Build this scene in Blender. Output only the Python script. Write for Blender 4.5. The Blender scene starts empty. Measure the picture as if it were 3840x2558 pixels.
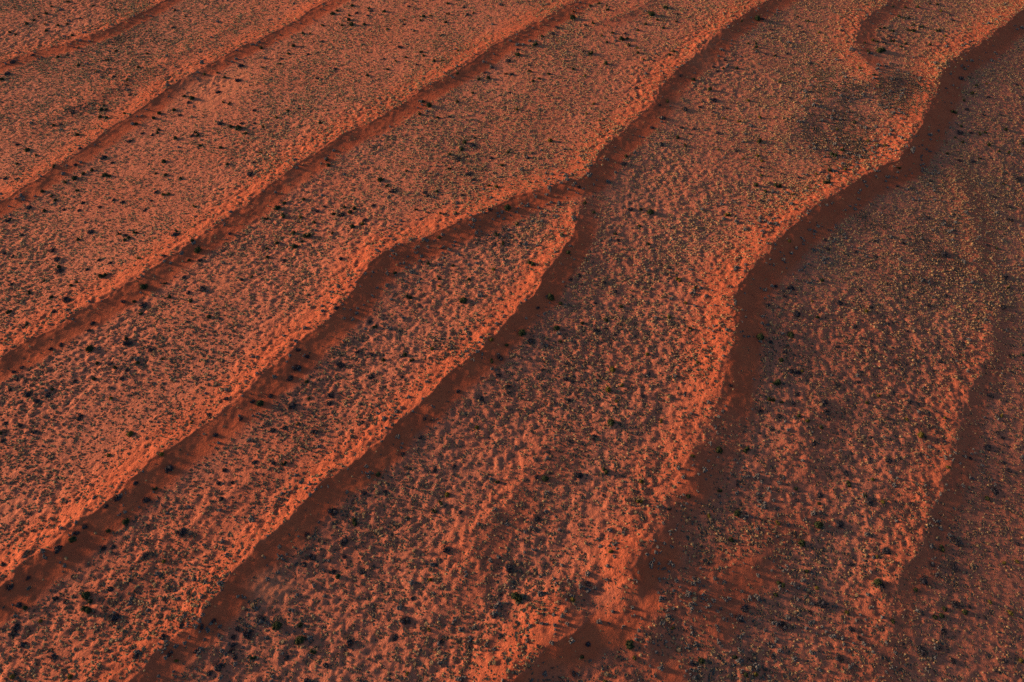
import bpy, math, random
import numpy as np
from mathutils import Vector, Matrix

rad = math.radians
scene = bpy.context.scene
COL = scene.collection

# ------------------------------------------------------------------ camera
CAM_H, PITCH, LENS = 300.0, 50.0, 28.0
cam_data = bpy.data.cameras.new("camera")
cam_data.lens = LENS
cam_data.sensor_width = 36.0
cam_data.clip_start = 1.0
cam_data.clip_end = 20000.0
cam = bpy.data.objects.new("camera", cam_data)
cam.location = (0.0, 0.0, CAM_H)
cam.rotation_euler = (rad(90.0 - PITCH), 0.0, 0.0)
COL.objects.link(cam)
scene.camera = cam

# ------------------------------------------------------------------ light
SUN_EL = 10.0
SUN_X, SUN_Y = -0.965, 0.26                 # horizontal direction towards the sun
sx_ = math.cos(rad(SUN_EL)) / math.hypot(SUN_X, SUN_Y)
to_sun = Vector((SUN_X * sx_, SUN_Y * sx_, math.sin(rad(SUN_EL))))
sun_data = bpy.data.lights.new("sun", 'SUN')
sun_data.energy = 5.0
sun_data.angle = rad(10.0)
sun_data.color = (1.0, 0.57, 0.29)
sun = bpy.data.objects.new("sun", sun_data)
sun.rotation_euler = to_sun.to_track_quat('Z', 'Y').to_euler()
sun.location = (-300, 100, 400)
COL.objects.link(sun)

world = bpy.data.worlds.new("World")
scene.world = world
world.use_nodes = True
wn = world.node_tree
sky = wn.nodes.new('ShaderNodeTexSky')
sky.sky_type = 'NISHITA'
sky.sun_disc = False
sky.sun_elevation = rad(SUN_EL)
sky.sun_rotation = math.atan2(SUN_X, SUN_Y)
sky.altitude = 900
wn.nodes['Background'].inputs['Strength'].default_value = 0.072
wn.links.new(sky.outputs['Color'], wn.nodes['Background'].inputs['Color'])

scene.view_settings.view_transform = 'Standard'
scene.view_settings.look = 'None'
scene.view_settings.gamma = 1.0
scene.view_settings.exposure = 1.02
scene.cycles.max_bounces = 5
scene.cycles.diffuse_bounces = 2
scene.cycles.use_denoising = False

rng = np.random.default_rng(7)
random.seed(7)

# ------------------------------------------------------------------ helpers: photo point -> ground
A_C, A_S = math.cos(rad(90 - PITCH)), math.sin(rad(90 - PITCH))
KX = 36.0 / LENS


def ray(u, v):
    """direction of the view ray through a point of the 3840 x 2558 photograph"""
    x = (np.asarray(u, float) / 3840.0 - 0.5) * KX
    y = -(np.asarray(v, float) - 1279.0) / 3840.0 * KX
    return x, y * A_C + A_S, y * A_S - A_C


def on_plane(u, v, z):
    dx, dy, dz = ray(u, v)
    t = (z - CAM_H) / dz
    return dx * t, dy * t


def to_photo(x, y, z):
    zz = z - CAM_H
    yc = y * A_C + zz * A_S
    zc = -y * A_S + zz * A_C
    return (x / -zc / KX + 0.5) * 3840.0, 1279.0 - (yc / -zc / KX) * 3840.0


# ------------------------------------------------------------------ noise
_T = np.random.default_rng(3).random((257, 257)).astype(np.float32)
_T[256] = _T[0]
_T[:, 256] = _T[:, 0]


def vnoise(x, y, scale, seed):
    x = np.asarray(x) / scale + seed * 37.31
    y = np.asarray(y) / scale + seed * 91.17
    xi = np.floor(x); yi = np.floor(y)
    fx = (x - xi).astype(np.float32); fy = (y - yi).astype(np.float32)
    fx = fx * fx * (3 - 2 * fx); fy = fy * fy * (3 - 2 * fy)
    i = (xi.astype(np.int64) % 256); j = (yi.astype(np.int64) % 256)
    a = _T[i, j]; b = _T[i + 1, j]; c = _T[i, j + 1]; d = _T[i + 1, j + 1]
    return (a + (b - a) * fx) * (1 - fy) + (c + (d - c) * fx) * fy - 0.5


def smooth(a, b, x):
    t = np.clip((x - a) / float(b - a), 0, 1)
    return t * t * (3 - 2 * t)


# ------------------------------------------------------------------ the dunes (crest lines traced, units of a 2354 px wide picture)
OV = 3840.0 / 2354.0
# name: (points with height, lee width, windward width, lee-centre trace?, extend start, extend end)
RIDGES = {
 'A': ([(0,140,3),(60,118,3),(130,100,3),(200,80,3),(280,48,3),(350,13,3),(372,0,3)], 9, 20, False, True, True),
 'B': ([(0,480,3.2),(133,397,3),(233,327,3.2),(333,257,3.3),(433,190,3.3),(533,133,3.2),(633,83,3.2),(733,26,3),(785,0,3)], 10, 24, True, True, True),
 'C': ([(0,853,3.8),(133,776,3.8),(233,713,3.8),(333,656,3.8),(433,590,3.6),(517,533,3.4),(650,425,3.6),(785,333,3.6),(885,283,3.4),(985,220,3.4),(1084,157,3.4),(1184,93,3.3),(1284,37,3.2),(1351,0,3.2)], 11, 28, True, True, True),
 'D': ([(0,1346,4.4),(33,1322,4.4),(83,1273,4.4),(150,1232,4.4),(217,1169,4.2),(283,1122,3.8),(350,1062,3.6),(433,1003,3.4),(500,956,3.4),(566,906,3.4),(633,843,3.5),(700,776,3.5),(765,725,3.6),(805,670,3.8),(835,625,4),(875,585,4.2),(965,545,4.4),(1080,495,4.6),(1200,445,4.6),(1290,418,4.6),(1345,398,4.4),(1385,345,4),(1440,290,3.6),(1485,248,3.4),(1540,172,3.4),(1610,112,3.4),(1680,50,3.4),(1745,10,3.2)], 12, 26, False, True, True),
 'E': ([(1368,430,0.6),(1362,480,2),(1344,539,3.0),(1318,600,3.2),(1278,636,3.2),(1251,683,3.4),(1201,739,3.4),(1168,776,3.4),(1135,823,3.4),(1068,866,3.2),(1018,916,3.2),(984,949,3.2),(935,996,3.2),(901,1036,3.2),(850,1075,3.2),(800,1112,3.2),(750,1152,3.2),(684,1226,3.2),(633,1262,3.0),(584,1312,3.0),(550,1363,3.0),(517,1406,3.0),(483,1446,3.0),(433,1489,2.8),(370,1545,2.6)], 10, 20, True, False, True),
 'F': ([(2354,20,4.6),(2269,86,4.6),(2193,140,4.8),(2166,165,4.8),(2156,207,4.8),(2136,245,4.8),(2109,300,5),(2069,360,5.2),(1986,403,5.4),(1936,436,5.4),(1869,477,5.2),(1813,530,4.8),(1769,583,4.4),(1729,623,4.2),(1696,668,4),(1684,730,3.6),(1678,790,3.6),(1666,843,3.6),(1662,896,3.6),(1646,935,3.6),(1632,1000,3.4),(1590,1060,3.2),(1555,1115,3),(1520,1180,3),(1485,1250,3.2),(1455,1309,4.2),(1434,1379,4.4),(1370,1420,4.4),(1325,1442,4.2),(1270,1476,4.2),(1184,1550,4.0)], 13, 30, False, True, True),
 'G': ([(2313,700,0.74),(2313,756,1.36),(2296,823,1.61),(2256,890,1.74),(2236,956,1.74),(2222,1023,1.86),(2203,1096,1.86),(2180,1162,1.86),(2150,1229,1.74),(2132,1279,1.74),(2103,1346,1.61),(2079,1400,1.49),(2066,1470,1.49),(2046,1555,1.36)], 8, 22, True, False, True),
 # lesser swells
 'a': ([(1895,868,0.4),(1888,930,1.2),(1862,990,1.4),(1848,1062,1.6),(1832,1129,1.8),(1800,1170,2.2),(1765,1215,2.6),(1709,1279,3.6),(1656,1336,3.6),(1626,1386,3.6),(1586,1429,3.4),(1535,1475,3.4),(1468,1550,3.2)], 13, 20, False, False, True),
 'b': ([(1330,960,0.3),(1285,1020,1.0),(1230,1085,1.4),(1160,1170,1.6),(1105,1240,1.6),(1062,1320,1.4),(1010,1400,1.0),(960,1480,0.5)], 11, 18, False, False, False),
 'c': ([(2050,0,2.4),(1990,42,2.6),(1966,87,2.6),(1979,123,2.6),(2003,152,2.4),(2025,178,1.8),(2090,190,0.8)], 11, 26, False, True, False),
 'd': ([(2193,375,0.5),(2215,430,1.4),(2232,490,1.4),(2246,560,1.2),(2235,640,0.6)], 10, 20, False, False, False),
 'e': ([(0,330,0.4),(130,262,1.0),(260,200,1.2),(380,140,1.2),(500,75,1.0),(600,20,0.8)], 12, 20, False, True, True),
 'f': ([(1330,70,0.3),(1400,45,1.2),(1480,10,1.2),(1510,-20,1.0)], 9, 18, False, False, True),
 'g': ([(700,1010,0.3),(640,1060,1.0),(560,1120,1.2),(470,1190,1.2),(360,1270,1.2),(250,1370,1.0),(150,1460,0.8)], 12, 22, False, False, True),
 'h': ([(1120,1560,1.6),(1240,1450,2.2),(1340,1350,2.2),(1420,1250,1.6),(1480,1150,0.6)], 12, 20, False, False, True),
 'i': ([(340,1480,0.5),(260,1530,1.4),(180,1590,1.4)], 10, 16, False, False, True),
}
RIDGES['j'] = ([(1770,330,0.4),(1830,275,1.6),(1890,228,2.4),(1960,192,2.6),(2040,176,2.2),(2085,190,1.0)], 24, 26, False, False, False)
TAIL = {'B': 0.3, 'C': 0.8, 'D': 2.0, 'E': 1.9, 'F': 2.2, 'G': 0.8}      # long gentle backs, strongest near the camera
ORDER = ['A', 'B', 'C', 'D', 'E', 'F', 'G']
LEE = {k: v[1] for k, v in RIDGES.items()}
WIND = {k: v[2] for k, v in RIDGES.items()}


def base_z(x, y):
    """a broad swell: the plain faces the sun a little at the far left and falls away from it at the right"""
    u = (x - 40.0) * 0.87 - (y - 250.0) * 0.30
    t = np.clip(u, -250.0, 250.0)
    return -0.0375 * t - 0.000175 * t * t + np.where(u > 250, -0.125 * (1 - np.exp(-(np.maximum(u, 250) - 250) / 150)) * 150, 0.0) \
        - np.where(u < -250, 0.050 * (1 - np.exp(-(-np.minimum(u, -250) - 250) / 150)) * 150, 0.0)


def spline(p, n=6):
    p = np.asarray(p, float)
    q = np.vstack([2 * p[0] - p[1], p, 2 * p[-1] - p[-2]])
    out = []
    for i in range(1, len(q) - 2):
        for k in range(n):
            t = k / n
            out.append(0.5 * ((2 * q[i]) + (-q[i-1] + q[i+1]) * t + (2*q[i-1] - 5*q[i] + 4*q[i+1] - q[i+2]) * t*t + (-q[i-1] + 3*q[i] - 3*q[i+1] + q[i+2]) * t**3))
    out.append(q[-2])
    return np.array(out)


LINES = {}
for k, (pts, lee, wind, centre, e0, e1) in RIDGES.items():
    P = np.array(pts, float)
    z = P[:, 2].copy()
    wx, wy = on_plane(P[:, 0] * OV, P[:, 1] * OV, z)
    for _ in range(6):
        wx, wy = on_plane(P[:, 0] * OV, P[:, 1] * OV, base_z(wx, wy) + z * (0.55 if centre else 1.0))
    W = np.column_stack([wx, wy, z])
    if W[0, 1] > W[-1, 1]:
        W = W[::-1]                          # every line runs away from the camera: its right is the lee
        e0, e1 = e1, e0
    W = spline(W)
    if centre:                               # the middle of the shaded face was traced: step back up to the crest
        d = np.gradient(W[:, :2], axis=0)
        d /= np.linalg.norm(d, axis=1)[:, None]
        W[:, 0] -= d[:, 1] * lee * 0.6
        W[:, 1] += d[:, 0] * lee * 0.6
    # natural waviness of the crest
    ext = []
    if e0:
        d = W[0, :2] - W[6, :2]; d /= np.linalg.norm(d)
        ext = [[W[0, 0] + d[0] * s, W[0, 1] + d[1] * s, W[0, 2] * (1 - s / 420)] for s in range(400, 0, -15)]
        W = np.vstack([ext, W])
    if e1:
        d = W[-1, :2] - W[-7, :2]; d /= np.linalg.norm(d)
        ext = [[W[-1, 0] + d[0] * s, W[-1, 1] + d[1] * s, W[-1, 2] * (1 - s / 620)] for s in range(15, 600, 15)]
        W = np.vstack([W, ext])
    W[:, 0] += 2.4 * vnoise(W[:, 0], W[:, 1], 26, 11) + 1.2 * vnoise(W[:, 0], W[:, 1], 9, 12)
    W[:, 1] += 2.4 * vnoise(W[:, 0], W[:, 1], 26, 13)
    W[:, 2] *= 1 + 0.35 * vnoise(W[:, 0], W[:, 1], 30, 14)
    LINES[k] = W


def signed(k, X, Y):
    """signed distance to a crest (positive on its lee, right of its run) and the crest's height there"""
    W = LINES[k]
    a = W[:-1, :2]; d = W[1:, :2] - a
    L2 = (d ** 2).sum(1) + 1e-9
    S = np.empty(X.shape); A = np.empty(X.shape)
    fx = X.ravel(); fy = Y.ravel(); So = S.ravel(); Ao = A.ravel()
    for c in range(0, fx.size, 4000):
        px = fx[c:c+4000, None]; py = fy[c:c+4000, None]
        rx = px - a[None, :, 0]; ry = py - a[None, :, 1]
        t = np.clip((rx * d[:, 0] + ry * d[:, 1]) / L2, 0, 1)
        ex = rx - t * d[:, 0]; ey = ry - t * d[:, 1]
        D = ex * ex + ey * ey
        m = D.argmin(1); r = np.arange(m.size)
        cr = d[m, 1] * rx[r, m] - d[m, 0] * ry[r, m]
        over = np.where((m == 0) & (t[r, m] <= 0), np.abs(rx[r, 0] * d[0, 0] + ry[r, 0] * d[0, 1]) / math.sqrt(L2[0]), 0.0)
        n_ = len(d) - 1
        over += np.where((m == n_) & (t[r, m] >= 1), np.abs((px[:, 0] - W[-1, 0]) * d[n_, 0] + (py[:, 0] - W[-1, 1]) * d[n_, 1]) / math.sqrt(L2[n_]), 0.0)
        So[c:c+4000] = np.sqrt(D[r, m]) * np.sign(cr)
        Ao[c:c+4000] = (W[m, 2] + (W[m + 1, 2] - W[m, 2]) * t[r, m]) * np.clip(1 - over / 14.0, 0, 1)
    return So.reshape(X.shape), Ao.reshape(X.shape)


def profile(s, A, lee, wind):
    # windward: a concave ramp steepest under the brim; lee: a straight slip face with a soft foot
    A = A * 0.74
    w = np.exp(np.minimum(s, 0) / (wind * 0.50))
    l = np.exp(-np.maximum(s, 0) / (lee * 0.58))
    h = A * np.where(s < 0, w, l)
    return h - 0.20 * A * np.exp(-(s / 2.2) ** 2)         # rounded brim


# ------------------------------------------------------------------ terrain grid
STEP = 0.55
fx_ = np.arange(-470, 470 + STEP, STEP)
fy_ = np.arange(52, 672, STEP)
out = np.cumsum(np.geomspace(1.5, 900, 34))
gx = np.concatenate([fx_[0] - out[::-1], fx_, fx_[-1] + out])
gy = np.concatenate([fy_[0] - out[::-1], fy_, fy_[-1] + out])
cstep = 3.0
cx_ = np.concatenate([fx_[0] - out[::-1][:-2], np.arange(fx_[0], fx_[-1] + cstep, cstep), fx_[-1] + cstep + out])
cy_ = np.concatenate([fy_[0] - out[::-1][:-2], np.arange(fy_[0], fy_[-1] + cstep, cstep), fy_[-1] + cstep + out])
CX, CY = np.meshgrid(cx_, cy_, indexing='ij')


def lin(F, x, y):
    """bilinear lookup on the coarse tensor grid"""
    i = np.clip(np.searchsorted(cx_, x) - 1, 0, cx_.size - 2)
    j = np.clip(np.searchsorted(cy_, y) - 1, 0, cy_.size - 2)
    u = np.clip((x - cx_[i]) / (cx_[i+1] - cx_[i]), 0, 1); v = np.clip((y - cy_[j]) / (cy_[j+1] - cy_[j]), 0, 1)
    return (F[i, j] * (1-u) + F[i+1, j] * u) * (1-v) + (F[i, j+1] * (1-u) + F[i+1, j+1] * u) * v


FIELD = {k: signed(k, CX, CY) for k in RIDGES}


def ridge_state(x, y):
    """height of the dunes, how bare (slip face) and how much of a windward brim a place is"""
    h = np.zeros(np.shape(x)); bare = np.zeros(np.shape(x)); brim = np.zeros(np.shape(x))
    for k in RIDGES:
        S, A = FIELD[k]
        s = lin(S, x, y); a = lin(A, x, y)
        s = s + 1.8 * vnoise(x, y, 11.0, 21) + 1.8 * vnoise(x, y, 4.2, 22) + 1.2 * vnoise(x, y, 2.0, 23)
        low = smooth(265, 150, y) if k in 'Fah' else 0.0             # near the camera these ridges break up into soft mounds
        s = s + low * (6.0 * vnoise(x, y, 13.0, 24) + 3.0 * vnoise(x, y, 6.0, 25))
        a = a * (1 - 0.40 * low) * (1 + low * (1.3 * vnoise(x, y, 16.0, 26)))
        h += profile(s, a, LEE[k] * (1 + 0.7 * low), WIND[k])
        if k in TAIL:
            h += TAIL[k] * np.clip(a / 3.0, 0, 1) * (0.35 + 0.65 * smooth(520, 180, y)) * np.where(s > 0, np.exp(-np.maximum(s, 0) / 34.0), np.exp(np.minimum(s, 0) / 22.0))
        f = np.clip(a / 3.0, 0, 1.2) * (0 if k == 'j' else 1)
        bare = np.maximum(bare, f * smooth(-2.0, 1.5, s) * (1 - smooth(LEE[k] * 0.85, LEE[k] * 1.55, s)))
        brim = np.maximum(brim, f * smooth(-WIND[k] * 1.1, -3, s) * (1 - smooth(-1, 1, s)))
    return h, np.clip(bare, 0, 1), np.clip(brim, 0, 1)


def blobs(x, y, L):
    """sum of soft round patches given as picture points (2354 wide) with radius"""
    u, v = to_photo(x, y, np.zeros(np.shape(x)))
    u = u / OV; v = v / OV
    r = np.zeros(np.shape(x))
    for bx, by, br, w in L:
        r += w * np.exp(-(((u - bx) / br) ** 2 + ((v - by) / (br * 0.7)) ** 2))
    return r


def terrain(x, y):
    h, bare, brim = ridge_state(x, y)
    near = np.exp(-np.maximum(np.abs(x) - 450, 0) / 80) * np.exp(-np.maximum(y - 660, 0) / 80)
    lump = (1 - 0.70 * bare)
    big = 1.3 * vnoise(x, y, 46, 1) + 0.7 * vnoise(x, y, 21, 2)
    mid = 0.75 * vnoise(x + 0.3 * y, y, 9.5, 3) + 0.40 * vnoise(x, y, 4.6, 4)
    rough = smooth(-0.15, 0.25, vnoise(x, y, 60, 5) + 0.25 * brim + 0.10 - 0.0012 * (y - 250))
    fine = 0.55 * vnoise(x, y, 2.2, 6) + 0.34 * vnoise(x, y, 1.25, 7)
    z = base_z(x, y) + h + near * (big * 0.6 + lump * (mid * (0.14 + 0.36 * rough) + fine * (0.55 + 0.6 * rough)) + mid * 0.45 * brim * smooth(330, 150, y))
    return z, bare, brim


LUSH = [(1140,520,110,.9), (1000,590,90,.7), (1960,245,150,1.5), (2060,215,80,1.3), (2150,520,220,.7), (2000,470,120,.5), (560,555,45,.8), (480,590,40,.7), (650,660,140,.25), (700,960,220,.25),
        (1000,760,150,.3), (300,100,140,.5), (160,240,140,.5), (550,130,80,.5), (900,1220,160,.35), (450,1270,160,.35), (1180,1130,150,.3), (1700,960,80,.5), (2150,900,200,.3), (1480,300,60,.5)]
PALE = [(480,215,70,1.2), (560,170,50,.9), (630,1360,45,1.4), (1440,520,90,.35), (1400,640,60,.3), (2030,130,60,.8), (520,640,70,.4), (1590,260,70,.6), (1650,130,80,.4), (1260,1140,50,.5), (690,430,60,.3), (1900,60,60,.3)]


def build_ground():
    X, Y = np.meshgrid(gx, gy, indexing='ij')
    Z = np.empty(X.shape); B = np.empty(X.shape); R = np.empty(X.shape)
    for i in range(0, X.shape[0], 128):
        Z[i:i+128], B[i:i+128], R[i:i+128] = terrain(X[i:i+128], Y[i:i+128])
    nx, ny = X.shape
    me = bpy.data.meshes.new("desert_ground")
    me.vertices.add(nx * ny)
    me.vertices.foreach_set('co', np.stack([X, Y, Z], -1).astype(np.float32).ravel())
    idx = np.arange(nx * ny, dtype=np.int32).reshape(nx, ny)
    q = np.stack([idx[:-1, :-1], idx[1:, :-1], idx[1:, 1:], idx[:-1, 1:]], -1).reshape(-1, 4)
    me.loops.add(q.size); me.polygons.add(len(q))
    me.loops.foreach_set('vertex_index', q.ravel())
    me.polygons.foreach_set('loop_start', np.arange(0, q.size, 4, dtype=np.int32))
    me.polygons.foreach_set('use_smooth', np.ones(len(q), bool))
    me.update(calc_edges=True)
    a = me.attributes.new('loose_sand', 'FLOAT', 'POINT'); a.data.foreach_set('value', np.maximum(B, 0.75 * R).astype(np.float32).ravel())
    p = np.clip(blobs(X, Y, PALE) * (1 + 2.0 * vnoise(X, Y, 12, 38) + 1.2 * vnoise(X, Y, 4, 39)), 0, 1) * (np.abs(X) < 600) * (Y < 800) * (Y > 40)
    a = me.attributes.new('pale_soil', 'FLOAT', 'POINT'); a.data.foreach_set('value', p.astype(np.float32).ravel())
    o = bpy.data.objects.new("desert_ground", me)
    COL.objects.link(o)
    o['kind'] = 'structure'
    return o, Z


# ------------------------------------------------------------------ materials
class NT:
    def __init__(s, name):
        s.m = bpy.data.materials.new(name); s.m.use_nodes = True
        s.t = s.m.node_tree; s.b = s.t.nodes['Principled BSDF']
        s.b.inputs['Roughness'].default_value = 0.95
        s.b.inputs['Specular IOR Level'].default_value = 0.08

    def n(s, kind, **kw):
        nd = s.t.nodes.new(kind)
        for k, v in kw.items():
            if k in nd.inputs.keys(): nd.inputs[k].default_value = v
            else: setattr(nd, k, v)
        return nd

    def l(s, a, b): s.t.links.new(a, b)

    def mix(s, f, a, b, blend='MIX'):
        m = s.t.nodes.new('ShaderNodeMix'); m.data_type = 'RGBA'; m.blend_type = blend
        for sock, v in ((m.inputs[0], f), (m.inputs[6], a), (m.inputs[7], b)):
            if hasattr(v, 'type'): s.l(v, sock)
            elif isinstance(v, tuple): sock.default_value = (*v, 1)
            else: sock.default_value = v
        return m.outputs[2]

    def ramp(s, src, lo, hi):
        m = s.t.nodes.new('ShaderNodeMapRange'); s.l(src, m.inputs[0])
        m.inputs[1].default_value = lo; m.inputs[2].default_value = hi
        return m.outputs[0]


def sand_material():
    s = NT("red_sand")
    geo = s.n('ShaderNodeNewGeometry')
    def noise(scale, detail=4.0, rough=0.6):
        n = s.n('ShaderNodeTexNoise', Scale=scale, Detail=detail, Roughness=rough)
        s.l(geo.outputs['Position'], n.inputs['Vector']); return n.outputs['Fac']
    att = s.n('ShaderNodeAttribute', attribute_name='loose_sand')
    n1, n2, n3, n4 = noise(0.018), noise(0.11), noise(0.8), noise(4.0, 5, 0.7)
    firm = s.mix(s.ramp(n1, 0.35, 0.65), (0.46, 0.168, 0.108), (0.43, 0.142, 0.088))
    loose = s.mix(s.ramp(n2, 0.35, 0.65), (0.48, 0.117, 0.055), (0.43, 0.096, 0.046))
    c = s.mix(att.outputs['Fac'], firm, loose)
    att2 = s.n('ShaderNodeAttribute', attribute_name='pale_soil')
    c = s.mix(s.ramp(att2.outputs['Fac'], 0.1, 1.2), c, (0.48, 0.180, 0.105))
    c = s.mix(s.ramp(n3, 0.50, 0.80), c, (0.31, 0.095, 0.050))          # crusted soil and litter
    c = s.mix(s.ramp(n4, 0.60, 0.78), c, (0.26, 0.085, 0.050))
    s.l(c, s.b.inputs['Base Color'])
    add = s.n('ShaderNodeMath', operation='MULTIPLY_ADD'); s.l(n4, add.inputs[0]); add.inputs[1].default_value = 0.35; s.l(noise(1.1, 4), add.inputs[2])
    bump = s.n('ShaderNodeBump', Strength=1.0, Distance=0.55); s.l(add.outputs[0], bump.inputs['Height'])
    s.l(bump.outputs['Normal'], s.b.inputs['Normal'])
    return s.m


def plant_material(name, dark, light, scale=1.2, spread=0.5, transl=0.0):
    """two living tones of a plant, varied from plant to plant and from spray to spray"""
    s = NT(name)
    geo = s.n('ShaderNodeNewGeometry')
    n = s.n('ShaderNodeTexNoise', Scale=scale, Detail=3.0)
    s.l(geo.outputs['Position'], n.inputs['Vector'])
    c = s.mix(s.ramp(n.outputs['Fac'], 0.35, 0.65), dark, light)
    rnd = s.n('ShaderNodeMapRange'); s.l(geo.outputs['Random Per Island'], rnd.inputs[0])
    rnd.inputs[3].default_value = 1 - spread; rnd.inputs[4].default_value = 1 + spread
    hsv = s.n('ShaderNodeHueSaturation'); s.l(c, hsv.inputs['Color']); s.l(rnd.outputs[0], hsv.inputs['Value'])
    s.l(hsv.outputs['Color'], s.b.inputs['Base Color'])
    return s.m


M_SAND = sand_material()
M_STRAW = plant_material("straw_grass", (0.27, 0.175, 0.095), (0.40, 0.275, 0.155), 0.25, 0.3)
M_GREYGRASS = plant_material("weathered_grass", (0.055, 0.056, 0.058), (0.100, 0.096, 0.090), 0.3, 0.35)
M_DARKTWIG = plant_material("dark_twigs", (0.030, 0.032, 0.046), (0.062, 0.062, 0.080), 0.8, 0.4)
M_GREYLEAF = plant_material("grey_leaves", (0.075, 0.086, 0.102), (0.155, 0.162, 0.172), 1.6, 0.4)
M_PALETIP = plant_material("pale_tips", (0.34, 0.27, 0.21), (0.46, 0.36, 0.27), 1.0, 0.3)
M_GREEN = plant_material("dark_green_leaves", (0.018, 0.030, 0.019), (0.036, 0.050, 0.026), 1.5, 0.45)
M_OLIVE = plant_material("olive_leaves", (0.075, 0.070, 0.018), (0.13, 0.105, 0.028), 1.5, 0.4)
M_WOOD = plant_material("bark", (0.07, 0.05, 0.04), (0.12, 0.09, 0.07), 2.0, 0.2)

ground, GZ = build_ground()
ground.data.materials.append(M_SAND)


def hz(x, y):
    """height of the built ground"""
    x = np.asarray(x, float); y = np.asarray(y, float)
    i = np.clip(np.searchsorted(gx, x) - 1, 0, gx.size - 2); j = np.clip(np.searchsorted(gy, y) - 1, 0, gy.size - 2)
    u = (x - gx[i]) / (gx[i+1] - gx[i]); v = (y - gy[j]) / (gy[j+1] - gy[j])
    return (GZ[i, j] * (1-u) + GZ[i+1, j] * u) * (1-v) + (GZ[i, j+1] * (1-u) + GZ[i+1, j+1] * u) * v


def on_ground(u, v):
    x, y = on_plane(u, v, 0.0)
    for _ in range(12):
        x, y = on_plane(u, v, hz(x, y))
    return x, y


# ------------------------------------------------------------------ plant shapes (lists of triangles, one unit wide)
class Tri:
    def __init__(s): s.v = []; s.m = []
    def tri(s, a, b, c, m): s.v += [a, b, c]; s.m.append(m)
    def arrays(s): return np.array(s.v, np.float32).reshape(-1, 3, 3), np.array(s.m, np.int32)


def blade(T, R, x, y, z, az, lean, h, w, m):
    """one tuft of grass blades: a narrow triangle leaning out from its foot"""
    dx, dy = math.cos(az), math.sin(az)
    px, py = -dy * w, dx * w
    tx = x + dx * lean; ty = y + dy * lean
    T.tri((x - px, y - py, z), (x + px, y + py, z), (tx + px * R.uniform(-.4, .4), ty + py * R.uniform(-.4, .4), z + h), m)


def tussock(seed, kind, n):
    """grass clump: 'ring' dead in the middle, 'crescent', 'dome', 'double'; slot 0 straw, slot 1 weathered grey"""
    R = random.Random(seed); T = Tri()
    if kind == 'double':
        centres = [(-.24, -.08, .30, 0, 7), (.22, .12, .30, 0, 7)]
    else:
        centres = [(0, 0, .42, 0, 7)]
    for cx, cy, r, a0, a1 in centres:
        if kind == 'crescent':
            a0 = R.uniform(0, 6.28); a1 = R.uniform(3.0, 4.2)
        else:
            a1 = 2 * math.pi
        k = n // len(centres)
        if kind == 'dome':
            dome_mesh(T, R, (cx, cy, -.06), r * .86, .50, 0, seg=6, rings=2, jit=.2)
            for i in range(k // 2):
                az = R.uniform(0, 6.283); q = math.sqrt(R.random()) * r * .8
                blade(T, R, cx + math.cos(az) * q, cy + math.sin(az) * q, .42 * math.cos(q / r * 1.3) - .06, az, .16, .12, .09, 0 if R.random() < .8 else 1)
        else:
            ph = R.uniform(0, 6.28); nk = max(6, k // 3)
            rim = []
            for i in range(nk + (0 if a1 > 6 else 1)):
                az = a0 + a1 * i / nk
                rim.append((az, r * (1 + .18 * math.sin(2 * az + ph) + R.uniform(-.07, .07))))
            mid = (cx, cy, .10) if a1 > 6 else None
            for i in range(nk):                               # low dark weathered mat inside the ring
                (z0, r0), (z1, r1) = rim[i], rim[(i + 1) % len(rim)]
                p0 = (cx + math.cos(z0) * r0 * .9, cy + math.sin(z0) * r0 * .9, R.uniform(.06, .16)); p1 = (cx + math.cos(z1) * r1 * .9, cy + math.sin(z1) * r1 * .9, R.uniform(.06, .16))
                q0 = (cx + math.cos(z0) * r0 * .45, cy + math.sin(z0) * r0 * .45, R.uniform(.02, .20)); q1 = (cx + math.cos(z1) * r1 * .45, cy + math.sin(z1) * r1 * .45, R.uniform(.02, .20))
                T.tri(p0, p1, q1, 1); T.tri(p0, q1, q0, 1)
                if mid and kind != 'hollow': T.tri(q0, q1, mid, 1)
            for i in range(k):
                az = a0 + a1 * (i + R.uniform(-.3, .3)) / k
                rr = r * (1 + .18 * math.sin(2 * az + ph) + R.uniform(-.05, .05))
                x, y = cx + math.cos(az) * rr * .90, cy + math.sin(az) * rr * .90
                blade(T, R, x, y, -.08, az + R.uniform(-.3, .3), .17, .40 * R.uniform(.75, 1.25), 4.0 * r / k if k > 12 else .13, 0 if i % 6 else 1)
    return T.arrays()


def dome_mesh(T, R, c, r, hgt, m, seg=7, rings=3, jit=.12):
    """an uneven closed hump: the solid inside of a bush"""
    P = []
    for i in range(rings + 1):
        f = i / rings * math.pi / 2
        row = []
        for k in range(seg):
            a = 2 * math.pi * k / seg + i * .4
            q = r * math.cos(f) * (1 + R.uniform(-jit, jit))
            row.append((c[0] + math.cos(a) * q, c[1] + math.sin(a) * q, c[2] + hgt * math.sin(f) * (1 + R.uniform(-jit, jit))))
        P.append(row)
    for i in range(rings):
        for k in range(seg):
            a, b, d, e = P[i][k], P[i][(k+1) % seg], P[i+1][(k+1) % seg], P[i+1][k]
            T.tri(a, b, d, m)
            if i < rings - 1 or True: T.tri(a, d, e, m)


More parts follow.
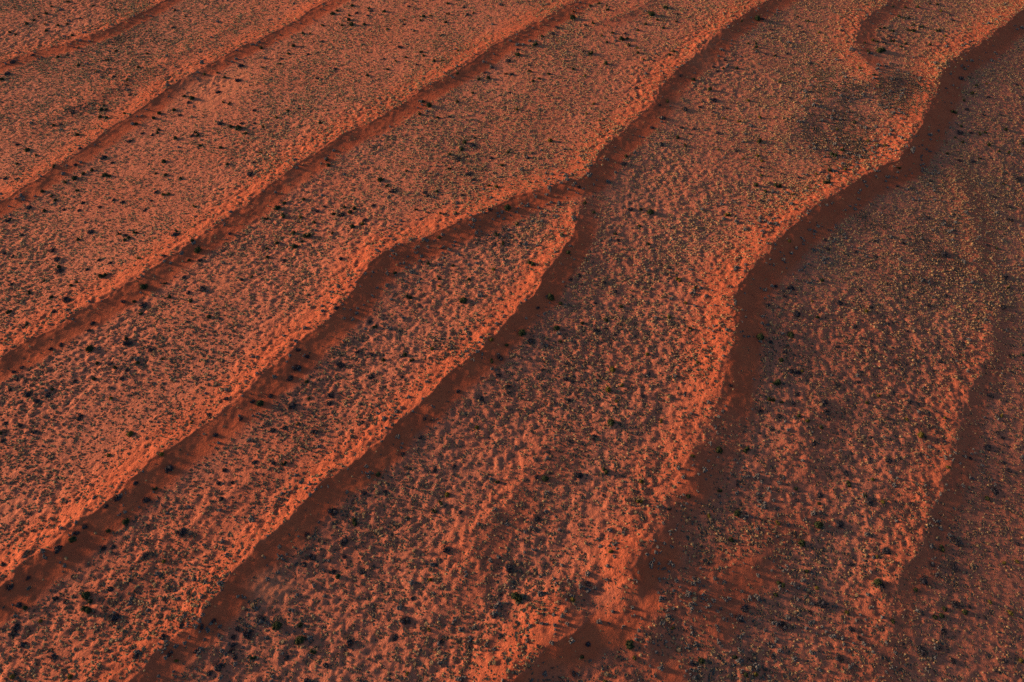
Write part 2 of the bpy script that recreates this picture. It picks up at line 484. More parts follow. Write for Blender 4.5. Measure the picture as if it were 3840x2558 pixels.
def leaf_on(T, R, c, r, hgt, size, m):
    az = R.uniform(0, 6.283); el = math.asin(R.uniform(.0, 1))
    d = Vector((math.cos(az) * math.cos(el), math.sin(az) * math.cos(el), math.sin(el)))
    k = R.uniform(.82, 1.14)
    p = Vector((c[0] + d.x * r * k, c[1] + d.y * r * k, c[2] + d.z * hgt * k))
    n = (d + Vector((R.gauss(0, .5), R.gauss(0, .5), R.gauss(0, .5)))).normalized()
    t = n.orthogonal().normalized(); t.rotate(Matrix.Rotation(R.uniform(0, 6.28), 3, n)); b = n.cross(t)
    s = size * R.uniform(.6, 1.3)
    q = [p + t * s, p + b * s * .6, p - t * s, p - b * s * .6]
    T.tri(tuple(q[0]), tuple(q[1]), tuple(q[2]), m); T.tri(tuple(q[0]), tuple(q[2]), tuple(q[3]), m)


def lobed(seed, lobes, leaves, size, mi=0, mo=0, tips=0.0, tip_m=1, core=.84):
    R = random.Random(seed); T = Tri()
    tot = sum(l[3] ** 2 for l in lobes)
    for x, y, z, r, h in lobes:
        dome_mesh(T, R, (x, y, z), r * core, h * core, mi, seg=8 if r > .3 else 6, rings=3)
        for _ in range(int(leaves * r * r / tot)):
            leaf_on(T, R, (x, y, z), r, h, size, tip_m if R.random() < tips else mo)
    return T.arrays()


def bush_lobes(seed, shape):
    R = random.Random(seed)
    L = []
    if shape == 'round':
        L.append((0, 0, -.05, .42, .62))
        for i in range(5):
            a = i * 1.257 + R.uniform(-.3, .3); L.append((math.cos(a) * .26, math.sin(a) * .26, -.05 + R.uniform(0, .1), R.uniform(.19, .26), R.uniform(.34, .46)))
    elif shape == 'lopsided':
        L += [(-.16, .04, -.05, .33, .60), (.18, -.06, -.05, .28, .40), (.34, .10, -.05, .17, .26), (-.02, .24, -.05, .22, .42), (-.05, -.22, -.05, .20, .35)]
    elif shape == 'spreading':
        for i in range(7):
            a = i * .9 + R.uniform(-.3, .3); q = R.uniform(.12, .36)
            L.append((math.cos(a) * q, math.sin(a) * q * .75, -.05, R.uniform(.15, .24), R.uniform(.24, .42)))
        L.append((0, 0, -.05, .24, .48))
    elif shape == 'twin':
        L += [(-.27, 0, -.05, .25, .48), (.25, .10, -.05, .24, .42), (-.33, .16, -.05, .15, .3), (.1, -.08, -.05, .17, .3), (.36, .0, -.05, .14, .27)]
    elif shape == 'ragged':
        for i in range(10):
            a = R.uniform(0, 6.28); q = math.sqrt(R.random()) * .42
            L.append((math.cos(a) * q, math.sin(a) * q * .8, -.05, R.uniform(.09, .19), R.uniform(.18, .36)))
    return L


def sprays(T, R, n, r, hgt, size, m):
    """loose bare twigs standing out of a sprawling shrub"""
    for _ in range(n):
        a = R.uniform(0, 6.283); q = math.sqrt(R.random()) * r
        x, y = math.cos(a) * q, math.sin(a) * q * .8
        blade(T, R, x, y, -.03, R.uniform(0, 6.28), R.uniform(.02, .12), hgt * R.uniform(.6, 1.2), size, m)


def mesh_from(name, arr, mats):
    V, m = arr
    me = bpy.data.meshes.new(name)
    n = len(V)
    me.vertices.add(n * 3); me.vertices.foreach_set('co', V.ravel())
    me.loops.add(n * 3); me.loops.foreach_set('vertex_index', np.arange(n * 3, dtype=np.int32))
    me.polygons.add(n); me.polygons.foreach_set('loop_start', np.arange(0, n * 3, 3, dtype=np.int32))
    me.polygons.foreach_set('material_index', m)
    me.update(calc_edges=True)
    for k in mats: me.materials.append(k)
    return me


def merged(name, protos, x, y, z, rot, sc, zs, pick, mats, label, tone=None):
    """many small plants nobody would count, as one mesh"""
    VV = []; MM = []
    for k, (V, m) in enumerate(protos):
        s = np.nonzero(pick == k)[0]
        if not s.size: continue
        c = np.cos(rot[s])[:, None, None]; d = np.sin(rot[s])[:, None, None]; q = sc[s][:, None, None]
        X = (V[None, :, :, 0] * c - V[None, :, :, 1] * d) * q + x[s][:, None, None]
        Y = (V[None, :, :, 0] * d + V[None, :, :, 1] * c) * q + y[s][:, None, None]
        Z = V[None, :, :, 2] * q * zs[s][:, None, None] + z[s][:, None, None]
        VV.append(np.stack([X, Y, Z], -1).reshape(-1, 3, 3).astype(np.float32)); MM.append(np.tile(m, s.size))
    o = bpy.data.objects.new(name, mesh_from(name, (np.concatenate(VV), np.concatenate(MM)), mats))
    COL.objects.link(o)
    o['kind'] = 'stuff'; o['label'] = label; o['category'] = name.replace('_', ' ')
    return o


# ------------------------------------------------------------------ where plants stand
BUSH = {}   # crop offset -> "x,y,kind" in the crop's own enlarged pixels (2354 px for 1280)
BUSH[(0, 0)] = """2295,85,G 2225,165,g 2325,65,g 2140,225,g 2090,222,g 2025,308,g 2085,312,b 1990,360,g 1800,322,g 1660,445,B 1640,545,B 1550,525,g 1505,625,B 1325,670,G 1272,655,g 1300,695,b 1200,750,g 1240,785,b 1060,805,g 1098,772,g 940,845,g 895,965,B 980,910,b 1050,922,b 1095,885,g 1085,908,g 1520,845,B 1645,875,G 1695,910,g 1665,840,b 1525,1010,g 1380,995,g 1130,1105,G 1075,1185,g 1142,1197,g 1797,1045,o 1567,1122,g 1750,1108,b 1725,1190,B 1245,1222,g 725,1200,G 755,1205,g 515,1220,G 452,1247,g 635,1165,g 715,1078,B 775,1112,b 293,1310,g 355,1343,g 382,1372,g 535,1307,g 307,1445,g 200,1420,B 1000,1440,b 545,1440,b 440,1435,b 570,1388,b 785,1370,b 845,1385,b 1075,1315,b 1128,1332,o 1163,1330,o 1340,1415,o 1045,1375,b 690,1418,b 60,1510,B 1915,1425,G 1955,1480,G 1838,1500,g 2167,1525,g 2300,1467,g 2345,1475,g 2075,1490,o 2185,1445,b 2240,1415,b 2095,1365,g 1963,1390,g 2205,835,g 1985,755,g 1905,800,o 1755,840,b 1755,752,b 2065,740,b 2255,1095,g 2265,1130,g 2190,530,b 2310,465,b 1940,395,b 1930,432,g 1820,460,g 1500,490,g 1410,502,o 740,405,g 1015,360,g 665,487,g 800,343,g 875,578,g 895,645,b 718,678,b 718,716,g 880,540,o 783,520,b 955,455,g 1195,180,b 540,440,g 540,320,g 85,418,B 225,370,b 400,383,g 463,370,b 50,500,B 15,540,g 500,235,g 320,85,g 265,105,g 235,130,g 185,155,g 312,157,g 400,165,g 320,203,g 70,215,g 555,118,b 465,155,g 357,35,g 470,3,g 795,57,g 1205,62,g 1280,105,g 645,30,g 110,228,g 535,920,g 370,855,g 420,850,b 190,1025,G 120,987,b 250,1060,g 370,1138,g 550,1012,b 120,1120,g 35,1220,b 125,1225,b 575,1190,g 520,1127,b 690,798,g 735,803,g 700,748,g 735,748,g 860,773,o 500,768,b 1580,705,g 1540,695,g 1365,925,g 1350,905,g 1325,925,b 1210,945,g 1595,865,g 1815,865,g 2220,275,b 2125,365,b"""
BUSH[(1280, 0)] = """75,30,G 55,97,g 52,128,g 105,80,b 70,162,G 160,160,g 5,165,g 205,65,b 190,48,g 182,97,b 295,70,g 465,35,b 568,105,g 615,100,o 545,130,g 435,128,g 430,158,b 720,145,g 845,40,b 870,92,b 910,80,g 735,88,g 735,15,g 315,190,o 505,205,b 690,235,b 405,315,B 295,395,b 523,437,b 320,470,g 180,510,g 375,410,g 445,385,g 568,375,g 640,410,g 695,408,g 550,350,g 180,350,o 805,340,o 1105,25,b 1605,72,g 1595,117,G 1715,30,g 1775,12,g 1830,32,g 1835,58,g 1490,180,B 1460,225,b 1385,240,g 1335,300,G 1215,330,b 1215,368,G 1150,410,B 1295,440,b 1040,455,b 1175,505,b 1135,500,g 1015,530,g 948,537,g 990,490,b 2235,45,G 2140,92,G 2125,75,g 2178,127,g 2098,157,g 2220,183,g 2310,140,g 2315,87,b 1685,165,b 1735,152,g 1870,217,g 1955,222,b 1935,262,G 1972,257,g 1985,300,g 2045,200,g 1830,283,g 1793,237,o 1670,340,b 1720,362,G 1825,430,g 2040,322,o 2045,355,g 2265,370,g 2290,345,g 2085,400,o 1430,500,g 1365,532,g 1320,547,g 1300,482,g 1598,467,g 1680,515,o 905,632,g 800,692,g 605,720,G 540,778,g 665,803,g 800,497,g 565,690,g 745,795,b 1210,745,o 1160,630,b 1740,705,o 1690,775,o 1780,822,o 1440,962,O 920,940,g 850,975,g 830,1020,G 748,1055,g 905,995,B 805,1090,B 870,1070,b 1035,1080,b 1105,1130,g 1150,1040,g 745,1155,g 450,1170,g 268,1232,G 317,1270,g 355,1308,B 575,1320,b 595,1338,b 660,1312,g 880,1190,B 910,1232,b 1060,1185,b 1290,1082,b 835,1335,b 1015,1270,o 1070,1278,o 515,1435,g 680,1460,o 220,1407,b 90,1430,g 22,1420,g 60,1455,g 5,1470,b 160,1505,b 145,1535,o 75,1553,G 715,1470,b 790,1460,o 1145,1425,G 1025,1435,b 1215,1535,g 1680,1390,g 1740,1455,g 1640,1280,b 1990,1432,B 2065,1435,g 2132,1457,G 2055,1550,g 2215,805,B 2140,870,b 2205,985,B 2318,940,g 1963,1068,g 1945,1120,B 2195,715,b 2250,690,g 2340,510,b 2035,595,b 2345,870,b"""
BUSH[(2560, 0)] = """515,122,G 548,120,b 407,135,g 790,107,g 608,195,b 452,292,g 505,290,g 506,315,g 506,340,g 865,135,o 800,170,b 830,210,b 940,215,o 1100,203,b 290,403,b 215,453,b 240,480,b 280,463,g 373,462,g 635,375,g 720,360,b 570,362,b 75,540,g 187,607,g 210,680,B 138,692,b 15,745,B 120,728,b 305,735,b 210,762,b 670,552,o 735,665,b 765,432,b 880,425,b 240,908,b 50,915,b 15,995,g 75,878,b 370,1028,b 245,1022,o 530,965,G 540,1143,b 545,1100,o 415,1085,o 515,1065,o 1040,1060,G 1100,1025,G 685,1190,b 540,1200,o 505,1268,g 655,1275,G 800,1213,b 570,1310,g 545,1375,b 310,1475,O 1010,1165,g 990,1250,G 860,1285,o 760,1330,o 1120,1158,o 920,1190,o 1065,885,o 1185,835,g 1275,960,o 1340,985,o 1395,992,o 450,685,o 530,800,o 390,830,o 285,810,o 1355,345,G 1380,338,G 1275,340,g 1285,355,g 1255,285,g 1310,268,o 1340,278,g 1380,260,b 1392,287,b 1445,272,G 1435,243,b 1535,293,g 1505,313,g 1590,205,G 1560,200,g 1590,162,g 1650,175,g 1705,300,g 1750,203,g 1770,200,g 1810,240,o 1360,185,g 1388,183,g 1445,205,g 1525,117,g 1490,103,g 1560,115,g 1535,42,g 1620,40,g 1450,35,g 1755,20,g 1705,17,g 1780,65,o 1320,505,g 1220,460,o 1860,130,b 1840,90,b 1995,635,g 2110,660,b 1940,683,g 1880,768,g 1860,760,g 1815,600,b 1920,530,B 1945,465,g 2075,783,b 2200,785,b 1975,525,b 2095,568,o 2025,580,g 1960,745,b 2340,660,b 2305,575,b 2225,885,g 2085,905,g 1920,862,g 1910,905,B 1880,945,g 1930,972,g 1990,905,b 2050,915,g 2110,990,g 2180,1035,g 2250,1045,g 1825,1050,g 1910,1100,b 2000,1105,B 2050,1085,g 1490,1150,g 1705,1240,b 1480,1275,b 2320,1225,B 2215,1260,g 2150,1350,b 2250,1415,b 2255,1505,B 1690,1490,b 2345,980,g"""
BUSH[(0, 853)] = """625,20,B 150,42,b 30,170,b 365,150,B 395,210,B 410,292,B 408,265,g 90,190,b 600,280,b 685,215,b 760,235,b 540,75,g 710,325,G 825,35,g 865,45,b 860,78,g 888,62,g 935,28,g 1210,42,B 1215,15,g 1325,80,g 1365,148,G 1303,215,g 1380,215,b 1585,32,b 955,203,o 1130,185,b 310,360,g 530,370,o 490,390,g 75,385,b 145,500,b 355,470,g 460,490,B 200,440,g 60,575,G 185,660,g 165,680,b 370,570,b 850,500,b 995,400,G 1140,375,g 990,525,B 972,585,g 925,500,g 1170,470,g 1400,415,B 1315,500,g 1440,607,g 1270,330,b 1300,440,b 1840,137,g 1910,100,g 2035,125,G 2120,50,G 2085,85,g 2025,30,g 2290,30,g 1845,195,g 1960,215,b 1665,350,b 1735,330,o 2350,205,b 420,800,b 350,828,b 150,955,b 95,985,b 640,650,b 615,700,b 880,790,B 872,760,g 620,830,G 1035,835,b 760,930,b 670,925,g 793,957,g 650,1035,g 880,975,b 1125,897,g 950,925,g 840,1030,b 515,1050,b 360,1105,g 330,1150,B 195,1140,B 255,1187,b 115,1040,b 70,1110,b 550,1300,B 140,1355,b 40,1340,b 240,1400,b 20,1460,b 5,1408,g 900,1415,O 1320,1335,o 765,1170,o 1795,1205,G 1740,1190,b 2045,960,B 2000,1030,B 2055,835,b 2120,880,b 2115,1055,g 2130,1168,g 2010,1220,B 2285,1145,B 2270,1200,b 2170,1400,B 1865,1150,b 1485,1420,b 1660,1310,b 1440,1280,b 2050,1345,o 2345,940,B 2320,545,b 1880,1390,b 750,1560,o 1115,1555,o 1960,1370,b 1560,1170,b"""
BUSH[(1280, 853)] = """1070,42,g 675,60,g 1240,100,b 1115,100,g 695,130,b 600,240,g 370,305,g 770,255,g 1310,240,G 1565,165,g 1520,42,o 1465,70,b 880,350,g 675,345,g 1050,280,o 675,395,o 840,495,G 465,472,G 230,675,g 190,640,b 1445,475,G 1510,515,g 1355,545,b 1580,350,b 1640,320,b 1890,35,g 2115,105,g 1910,80,b 1815,370,b 1890,430,b 1930,535,g 1660,650,g 1760,705,B 1485,685,G 1245,718,G 1510,778,g 1305,775,B 1140,803,g 1035,765,o 1035,910,g 1095,890,B 1400,1095,b 1825,630,g 1825,690,b 1750,510,b 2325,350,O 2260,610,o 1870,970,O 1840,1110,O 1935,1080,o 2110,865,o 2115,1000,b 1895,1190,o 1860,1335,G 2205,1325,o 1740,1440,B 1575,1465,b 2075,1150,b 1565,1180,b 205,1020,B 110,850,b 210,865,b 485,905,g 440,870,g 625,825,o 290,905,g 415,1020,b 575,1310,b 145,1335,b 805,1120,b 960,1170,B 1150,1090,B 1085,1015,B 1150,1130,b 935,1370,o 1390,975,b 1590,1060,b 1545,1035,b 1430,1540,b 425,1550,b 545,1440,b"""
BUSH[(2560, 853)] = """535,750,G 605,780,b 745,732,G 895,500,o 590,525,b 785,585,B 745,410,B 705,465,b 640,395,b 735,85,o 1000,140,b 985,75,b 1195,155,b 1330,190,b 1520,98,b 1330,88,b 1800,175,B 2105,115,b 2165,135,g 1225,420,b 1080,510,B 1540,470,b 1815,460,b 1700,530,b 2220,330,B 2245,405,g 2210,540,B 960,355,g 1265,570,o 930,610,g 1300,540,b 1415,655,b 1545,705,b 1190,670,b 1300,775,b 1070,810,b 705,850,b 680,905,g 825,980,o 755,985,B 800,995,b 655,1060,G 630,1065,g 610,1180,G 680,1195,o 760,1200,b 790,1140,b 1065,1075,B 975,1200,B 995,1260,B 1210,1055,b 1270,1200,g 1350,1150,o 1475,920,b 1560,1190,b 1770,915,b 2120,1145,B 1810,1305,o 1545,1315,o 2200,1290,o 1750,1400,b 1410,1305,b 1300,1440,b 1640,1425,O 2100,1505,B 2205,1440,b 2170,1405,b 955,1370,g 860,1325,o 905,1480,b 800,1290,g 665,1290,b 435,1525,G 250,1525,G 615,1385,b 540,1255,b 2345,870,g 2260,875,b 70,1565,o 85,410,o 50,685,g 100,920,o 15,1135,b 330,1080,b 20,510,o"""
BUSH[(0, 1706)] = """870,450,G 745,515,g 500,575,G 400,640,B 65,900,B 20,745,b 195,840,b 805,285,B 1010,300,B 1070,225,g 1165,85,B 935,185,b 585,485,b 525,530,b 730,345,b 1250,525,B 1505,185,b 1605,180,b 1525,295,b 1550,95,b 1755,40,b 1885,45,b 1960,50,g 595,960,G 625,1000,g 600,1055,G 385,980,b 175,1045,g 130,1025,b 450,1000,b 110,1180,B 95,1220,b 160,1300,b 280,1135,o 760,915,b 715,630,b 780,625,b 1000,685,b 1130,725,o 790,1115,B 370,1385,b 85,1520,o 935,1380,b 1215,1410,o 1910,1170,G 1800,1120,B 2070,1165,g 2070,1268,G 2160,1350,g 2150,695,B 2100,745,b 2295,380,B 2115,540,b 1640,1190,b 1710,1225,B 1610,1245,b 1610,1300,b 1600,1345,b 1620,1385,b 1510,1450,B 1475,1130,b 1390,1175,b 1250,1170,b 1350,1345,b 1170,1360,b 1125,1245,b 2330,830,g 2300,795,b 2250,1440,b 2110,1545,b 1450,1495,b 1975,1390,b 1745,1390,g 485,1520,o"""
BUSH[(1280, 1706)] = """90,455,G 20,585,B 20,690,b 155,795,B 255,125,g 155,255,b 300,245,b 685,320,g 455,428,g 640,380,g 640,95,b 775,70,b 820,385,b 720,640,B 1155,770,B 1350,430,B 1345,140,b 1405,155,G 1635,135,B 1820,100,G 1075,175,g 2055,310,O 1860,655,o 1200,965,G 1225,985,G 1990,1300,G 1045,1095,b 375,1250,B 60,1290,B 695,1280,b 440,1130,B 490,980,b 605,1195,o 1100,955,b 1660,1385,g 1700,1295,b 2285,1185,o 2020,1390,o 1600,1500,b 1820,1550,o 455,1500,o 1595,990,o 1100,1240,b 615,850,o 1700,880,b 1810,270,b 2260,360,b 730,265,o 2070,175,o"""
BUSH[(2560, 1706)] = """820,597,G 855,792,g 925,907,o 780,225,g 785,300,b 945,270,B 940,325,g 935,475,G 1145,190,G 1120,115,B 1255,275,g 1290,320,B 1415,25,B 1790,635,G 1885,590,B 1865,765,B 1720,745,b 1660,855,B 1605,920,g 1345,870,G 1375,900,B 1740,1108,g 1785,1100,g 1805,1052,g 1880,1020,B 1975,1035,b 1945,1075,g 2260,1080,O 2215,735,o 2305,725,o 2100,290,g 2150,240,B 1450,1140,g 1800,1210,B 1760,1315,B 1865,1410,b 955,1015,B 880,1075,b 690,1165,B 675,880,G 640,955,g 425,1045,B 130,1410,G 60,1430,b 375,395,G 255,240,g 385,200,b 40,275,g 335,575,g 390,1115,B 1160,745,b 1080,470,B 1400,650,B 1340,690,o 1215,1255,b 1160,1190,b 1130,1075,o 435,1505,g 505,1505,o 360,1385,g 1575,325,b 655,460,o 180,410,o 620,1380,b 460,1400,b 1080,1390,B 1650,1340,B 2220,1405,b 2120,1005,o 2330,1410,o 2310,605,b 2245,95,b 1985,15,b 1830,75,o 2210,40,b 1310,160,o 1380,315,o"""

K = 1280.0 / 2354.0
bu, bv, bk = [], [], []
for (ox, oy), s in BUSH.items():
    for w in s.split():
        a, b, c = w.split(',')
        bu.append(ox + float(a) * K); bv.append(oy + float(b) * K); bk.append(c)
bu = np.array(bu); bv = np.array(bv); bk = np.array(bk)
bx, by = on_ground(bu, bv + 6)
far = np.clip((by - 100) / 450, 0, 1)
bsize = np.select([bk == 'G', bk == 'g', bk == 'B', bk == 'b', bk == 'O', bk == 'o'], [3.5, 2.15, 4.0, 2.5, 3.0, 1.9]) * (1 + 0.25 * far)
bsize = bsize * rng.uniform(0.85, 1.18, bsize.size)

# named colour variants of each kind, each with its own shapes
SHAPES = ['round', 'lopsided', 'spreading', 'twin']
GREEN_P = [mesh_from("green_bush", lobed(100 + i, bush_lobes(i, s), 430, .055, 0, 0, .12, 1), [M_GREEN, M_OLIVE]) for i, s in enumerate(SHAPES)]
OLIVE_P = [mesh_from("olive_bush", lobed(120 + i, bush_lobes(20 + i, s), 380, .055, 0, 0, .30, 1), [M_OLIVE, M_GREEN]) for i, s in enumerate(SHAPES)]


def twiggy(seed, shape):
    R = random.Random(seed); T = Tri()
    V, m = lobed(seed, [(x, y, z, r * .9, h * .62) for x, y, z, r, h in bush_lobes(seed, shape)], 240, .05, 0, 0, .10, 1, core=.7)
    sprays(T, R, 150, .46, .24, .022, 0)
    V2, m2 = T.arrays()
    return np.concatenate([V, V2]), np.concatenate([m, m2])


DARK_SH = ['ragged', 'lopsided', 'spreading', 'twin']
DARK_A = [twiggy(200 + i, s) for i, s in enumerate(DARK_SH)]
DARK_P = [mesh_from("dark_shrub", a, [M_DARKTWIG, M_GREYLEAF]) for a in DARK_A]
GREEN_A = [lobed(140 + i, bush_lobes(i, s), 90, .10, 0, 0, .12, 1) for i, s in enumerate(SHAPES)]

GREY_SH = ['round', 'lopsided', 'spreading', 'twin']


def grey_clump(seed, shape, n):
    R = random.Random(seed)
    lob = []
    for x, y, z, r, h in bush_lobes(seed, shape):
        for _ in range(2):
            lob.append((x + R.uniform(-.1, .1), y + R.uniform(-.1, .1), z, r * R.uniform(.5, .75), h * R.uniform(.75, 1.05)))
    return lobed(seed, lob, n, .05 if n > 150 else .08, 0, 0, .12, 1)


GREY_P = [mesh_from("grey_shrub", grey_clump(300 + i, s, 260), [M_GREYLEAF, M_PALETIP]) for i, s in enumerate(GREY_SH)]
GREY_A = [grey_clump(320 + i, s, 70) for i, s in enumerate(GREY_SH)]
TUS_SH = ['ring', 'crescent', 'dome', 'double']
TUS_P = [mesh_from("straw_tussock", tussock(400 + i, s, 90), [M_STRAW, M_GREYGRASS]) for i, s in enumerate(TUS_SH)]
TUS_NEAR = [tussock(420 + i, s, 30) for i, s in enumerate(TUS_SH * 2)]
TUS_FAR = [tussock(440 + i, s, 14) for i, s in enumerate(TUS_SH * 2)]

# ---- straw tussocks and grey shrubs strewn by how bare, how shaded and how favoured the ground is
GREYZ = [(1960,240,120,.7), (2060,225,60,.6), (1690,1160,150,1.6), (1740,1330,130,1.4), (1640,1460,160,1.3), (1560,1290,90,1.2), (1500,1500,120,1.0), (1150,500,110,1.1), (1290,430,80,1.0), (940,590,90,1.0), (1700,700,90,.6), (1830,560,120,1.0),
         (2060,380,120,.7), (1880,520,90,.8), (1120,1400,180,.5), (1330,1350,150,.6), (620,1300,120,.8), (530,1450,120,1.1), (560,1510,140,.9), (900,1020,130,.5), (1180,760,120,.4), (800,690,80,.7),
         (2180,1000,120,.5), (2140,1200,120,.6), (2000,1480,150,.8), (1900,1330,120,.4), (2250,560,120,.4), (1680,830,60,.5), (420,1470,120,.7), (2080,1380,90,.5), (640,1180,90,.4)]

N = 760000
cx = rng.uniform(-455, 455, N); cy = rng.uniform(72, 655, N)
keep = np.abs(cx) < 0.60 * np.hypot(cy, CAM_H) + 45
cx, cy = cx[keep], cy[keep]
_, bare, brim = ridge_state(cx, cy)
lush = blobs(cx, cy, LUSH) * np.clip(1 + 2.2 * vnoise(cx, cy, 22, 36) + 1.5 * vnoise(cx, cy, 8, 37), 0.1, 2.2); pale = blobs(cx, cy, PALE)
cl = 0.40 * vnoise(cx, cy, 14, 31) + 0.50 * vnoise(cx, cy, 5.0, 32) + 0.35 * vnoise(cx, cy, 45, 33)
dens = np.clip(0.43 + 0.75 * cl + 0.34 * lush, 0.02, 1.0) * (1 - 0.95 * smooth(0.25, 0.85, bare)) * (1 - 0.45 * brim * smooth(-.2, .2, cl * -1 + .1)) * np.clip(1 - 0.9 * pale, 0.04, 1)
pick_t = rng.random(cx.size) < dens
tx, ty = cx[pick_t], cy[pick_t]
lush_t = lush[pick_t]
tsize = np.exp(rng.normal(-0.20, 0.32, tx.size)) * (1.0 + 0.22 * np.clip(vnoise(tx, ty, 30, 35) * 2, -1, 1)) * (1.02 + 0.12 * np.clip((ty - 120) / 400, 0, 1))
tsize = np.clip(tsize, 0.45, 2.3)
tz = hz(tx, ty)
tu, tv = to_photo(tx, ty, tz)

Ng = 60000
ex = rng.uniform(-440, 440, Ng); ey = rng.uniform(74, 650, Ng)
keep = np.abs(ex) < 0.60 * np.hypot(ey, CAM_H) + 40
ex, ey = ex[keep], ey[keep]
_, bare, brim = ridge_state(ex, ey)
gz_ = blobs(ex, ey, GREYZ); lush = blobs(ex, ey, LUSH)
cl = vnoise(ex, ey, 12, 41) + 0.7 * vnoise(ex, ey, 4.5, 42)
gd = np.clip(0.012 + 0.06 * brim + 0.11 * smooth(.2, .8, bare) + 0.42 * gz_ + 0.03 * lush, 0, .5) * np.clip(0.75 + 1.7 * cl, 0.05, 2.0)
pick_g = rng.random(ex.size) < gd
ex, ey = ex[pick_g], ey[pick_g]
esize = np.clip(np.exp(rng.normal(0.52, 0.30, ex.size)), 0.9, 3.2) * (1 + 0.15 * np.clip((ey - 120) / 400, 0, 1))
ez = hz(ex, ey)

# ------------------------------------------------------------------ words for the labels
NTH = ['first', 'second', 'third', 'fourth', 'fifth', 'sixth', 'seventh', 'eighth', 'ninth', 'tenth', 'eleventh', 'twelfth', 'thirteenth', 'fourteenth', 'fifteenth', 'sixteenth', 'seventeenth', 'eighteenth', 'nineteenth', 'twentieth',
       'twenty-first', 'twenty-second', 'twenty-third', 'twenty-fourth', 'twenty-fifth', 'twenty-sixth', 'twenty-seventh', 'twenty-eighth', 'twenty-ninth', 'thirtieth']


def place_words(x, y):
    """which dune or which plain between two dunes a point stands on (ridges counted from the photo's top left)"""
    s = [float(lin(FIELD[k][0], np.array([x]), np.array([y]))[0]) for k in ORDER]
    n = 0
    for i in range(len(ORDER)):
        if s[i] > 0: n = i + 1
    if n > 0 and s[n-1] < LEE[ORDER[n-1]] * 1.3:
        return 'on the shaded slope of the %s ridge' % NTH[n-1]
    if n < len(ORDER) and s[n] > -WIND[ORDER[n]] * 0.8:
        return 'on the sunlit slope of the %s ridge' % NTH[n]
    if n == 0: return 'beyond the first ridge'
    if n == len(ORDER): return 'right of the seventh ridge'
    return 'between the %s and %s ridges' % (NTH[n-1], NTH[n])


def make_things(name, category, group, looks, protos, x, y, z, rot, sc, zsc, pick, sizes, words_for_size, mats=None):
    """single plants, each an object of its own; its label tells it from every other of its kind"""
    obs = []
    q = np.quantile(sizes, [0.33, 0.70])
    info = {}
    for i in range(len(x)):
        o = bpy.data.objects.new(name, protos[pick[i]])
        o.location = (x[i], y[i], z[i]); o.rotation_euler = (0, 0, rot[i]); o.scale = (sc[i], sc[i], sc[i] * zsc[i])
        COL.objects.link(o)
        o['category'] = category; o['group'] = group
        w = words_for_size[0 if sizes[i] < q[0] else 1 if sizes[i] < q[1] else 2]
        key = ('%s %s' % (w, looks[pick[i]]), place_words(x[i], y[i]))
        u, _ = to_photo(x[i], y[i], z[i])
        info.setdefault(key, []).append((u, o))
    for (look, where), L in info.items():
        L.sort(key=lambda t: t[0])
        if len(L) == 1:
            L[0][1]['label'] = '%s %s' % (look, where)
            continue
        for r, (_, o) in enumerate(L):
            if r == 0: tail = 'leftmost'
            elif r == len(L) - 1: tail = 'rightmost'
            else: tail = NTH[min(r, 29)] + ' from left'
            o['label'] = '%s %s, %s' % (look, where, tail)


def in_frame(u, v, m=4):
    return (u > m) & (u < 3840 - m) & (v > m) & (v < 2558 - m)


def apparent(x, y, z, s):
    return s / np.sqrt(x * x + y * y + (CAM_H - z) ** 2)


# ---- bushes
bz = hz(bx, by)
vis = in_frame(bu, bv, 8)
brot = rng.uniform(0, 6.283, bx.size); bpick = rng.integers(0, 4, bx.size); bzs = rng.uniform(.85, 1.2, bx.size)
isd = (bk == 'b') | (bk == 'B'); iso = (bk == 'o') | (bk == 'O'); isg = ~isd & ~iso
app = apparent(bx, by, bz, bsize)


def top(mask, n):
    i = np.nonzero(mask & vis)[0]
    return i[np.argsort(-app[i])][:n]


def rest(mask, used):
    r = mask.copy(); r[used] = False
    return np.nonzero(r)[0]


for mask, nm, cat, grp, looks, P, A, mats, lab in (
    (isg, 'green_bush', 'bush', 'dark green bushes dotted over the sand', ['round dark green bush', 'lopsided dark green bush', 'spreading dark green bush', 'two-lobed dark green bush'], GREEN_P, GREEN_A, [M_GREEN, M_OLIVE], 'small dark green bushes scattered over the far red sand plains'),
    (iso, 'olive_bush', 'bush', 'yellowish olive bushes dotted over the sand', ['round olive bush', 'lopsided olive bush', 'spreading olive bush', 'two-lobed olive bush'], OLIVE_P, None, None, None),
    (isd, 'dark_shrub', 'shrub', 'charcoal twiggy shrubs sprawling on the sand', ['ragged charcoal shrub', 'lopsided charcoal shrub', 'spreading charcoal shrub', 'two-lobed charcoal shrub'], DARK_P, DARK_A, [M_DARKTWIG, M_GREYLEAF], 'small charcoal shrubs scattered over the far red sand plains')):
    t = top(mask, 300)
    make_things(nm, cat, grp, looks, P, bx[t], by[t], bz[t], brot[t], bsize[t], bzs[t], bpick[t], bsize[t], ['small', 'middling', 'large'])
    r = rest(mask, t)
    if A is not None and r.size:
        merged('distant_bushes' if nm == 'green_bush' else 'distant_shrubs', A, bx[r], by[r], bz[r], brot[r], bsize[r], bzs[r], bpick[r], mats, lab)

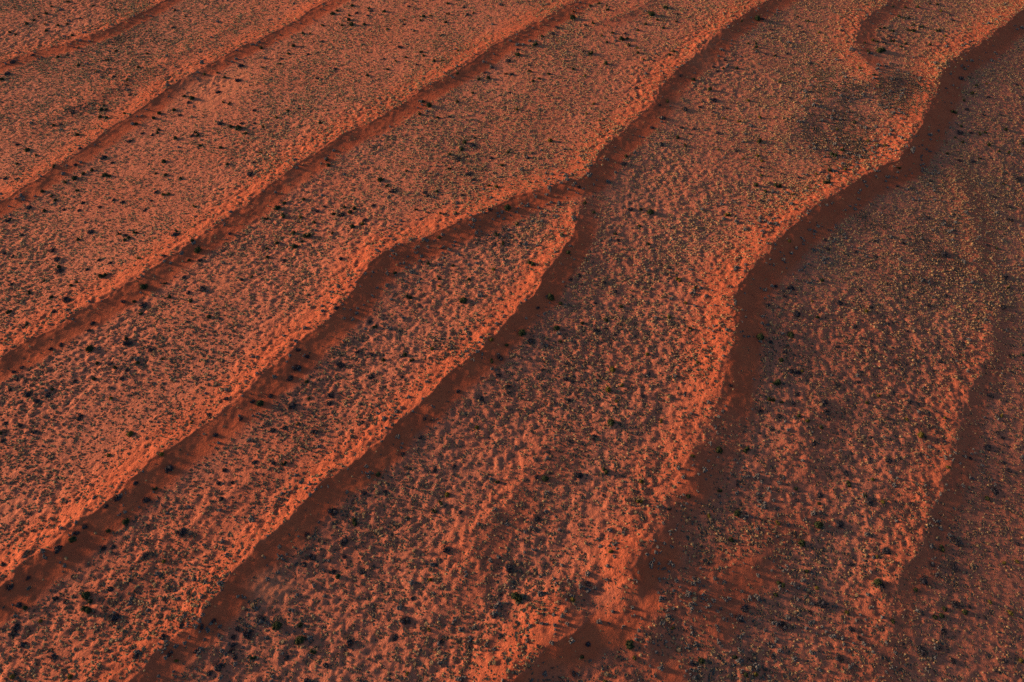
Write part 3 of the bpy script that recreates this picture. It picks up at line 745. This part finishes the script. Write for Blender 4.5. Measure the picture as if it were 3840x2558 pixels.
# ---- grey shrubs
eu, ev = to_photo(ex, ey, ez)
erot = rng.uniform(0, 6.283, ex.size); epick = rng.integers(0, 4, ex.size); ezs = rng.uniform(.75, 1.1, ex.size)
ea = apparent(ex, ey, ez, esize); ea[~in_frame(eu, ev, 10)] = 0
o_ = np.argsort(-ea); t = o_[:300]; r = o_[300:]
make_things('grey_shrub', 'shrub', 'pale grey shrubs clumped on the dune slopes', ['round grey shrub', 'lopsided grey shrub', 'spreading grey shrub', 'two-lobed grey shrub'], GREY_P,
            ex[t], ey[t], ez[t], erot[t], esize[t], ezs[t], epick[t], esize[t], ['small', 'middling', 'large'])
merged('grey_shrubs_mass', GREY_A, ex[r], ey[r], ez[r], erot[r], esize[r], ezs[r], epick[r], [M_GREYLEAF, M_PALETIP], 'many more grey shrubs strewn over the dune slopes and crests')

# ---- straw tussocks
trot = rng.uniform(0, 6.283, tx.size); tzs = rng.uniform(.45, .85, tx.size)
ta = apparent(tx, ty, tz, tsize); ta[~in_frame(tu, tv, 10)] = 0
o_ = np.argsort(-ta); t = o_[:300]; r = o_[300:]
tp = rng.choice(4, tx.size, p=[.30, .22, .34, .14])
tp = np.where((ty > 260) & (rng.random(tx.size) < smooth(180, 330, ty) * .85), 2, tp)
tp = np.where((rng.random(tx.size) < smooth(.4, 1.2, lush_t)), rng.integers(0, 2, tx.size), tp)
make_things('straw_tussock', 'grass tussock', 'straw tussocks nearest the bottom of the photo', ['straw grass ring', 'straw grass crescent', 'straw grass dome', 'double straw ring'], TUS_P,
            tx[t], ty[t], tz[t], trot[t], tsize[t], tzs[t], tp[t], tsize[t], ['small', 'wide', 'broad'])
p8 = tp + 4 * rng.integers(0, 2, tx.size)
nearm = ty[r] < 300
a = r[nearm]; b = r[~nearm]
VN = TUS_NEAR + TUS_FAR
pk = np.concatenate([p8[a], p8[b] + 8]); ab = np.concatenate([a, b])
merged('dry_grass', VN, tx[ab], ty[ab], tz[ab], trot[ab], tsize[ab], tzs[ab], pk, [M_STRAW, M_GREYGRASS], 'straw and grey tufts of dry grass covering the red sand plains')
print('TUSSOCKS', tx.size, 'GREY', ex.size, 'BUSH', isg.sum(), iso.sum(), isd.sum())

# ------------------------------------------------------------------ thin evening haze
def build_haze():
    x0, x1, y0, y1, z0, z1 = -2600, 2600, -2200, 2900, -150, 330
    me = bpy.data.meshes.new("haze")
    me.from_pydata([(x, y, z) for z in (z0, z1) for y in (y0, y1) for x in (x0, x1)], [],
                   [(0, 2, 3, 1), (4, 5, 7, 6), (0, 1, 5, 4), (2, 6, 7, 3), (0, 4, 6, 2), (1, 3, 7, 5)])
    m = bpy.data.materials.new("haze"); m.use_nodes = True
    t = m.node_tree; t.nodes.remove(t.nodes['Principled BSDF'])
    v = t.nodes.new('ShaderNodeVolumePrincipled')
    v.inputs['Color'].default_value = (0.92, 0.90, 0.92, 1)
    v.inputs['Density'].default_value = 0.00014
    v.inputs['Anisotropy'].default_value = 0.45
    t.links.new(v.outputs[0], t.nodes['Material Output'].inputs['Volume'])
    me.materials.append(m)
    o = bpy.data.objects.new("haze", me); COL.objects.link(o)
    o['kind'] = 'stuff'
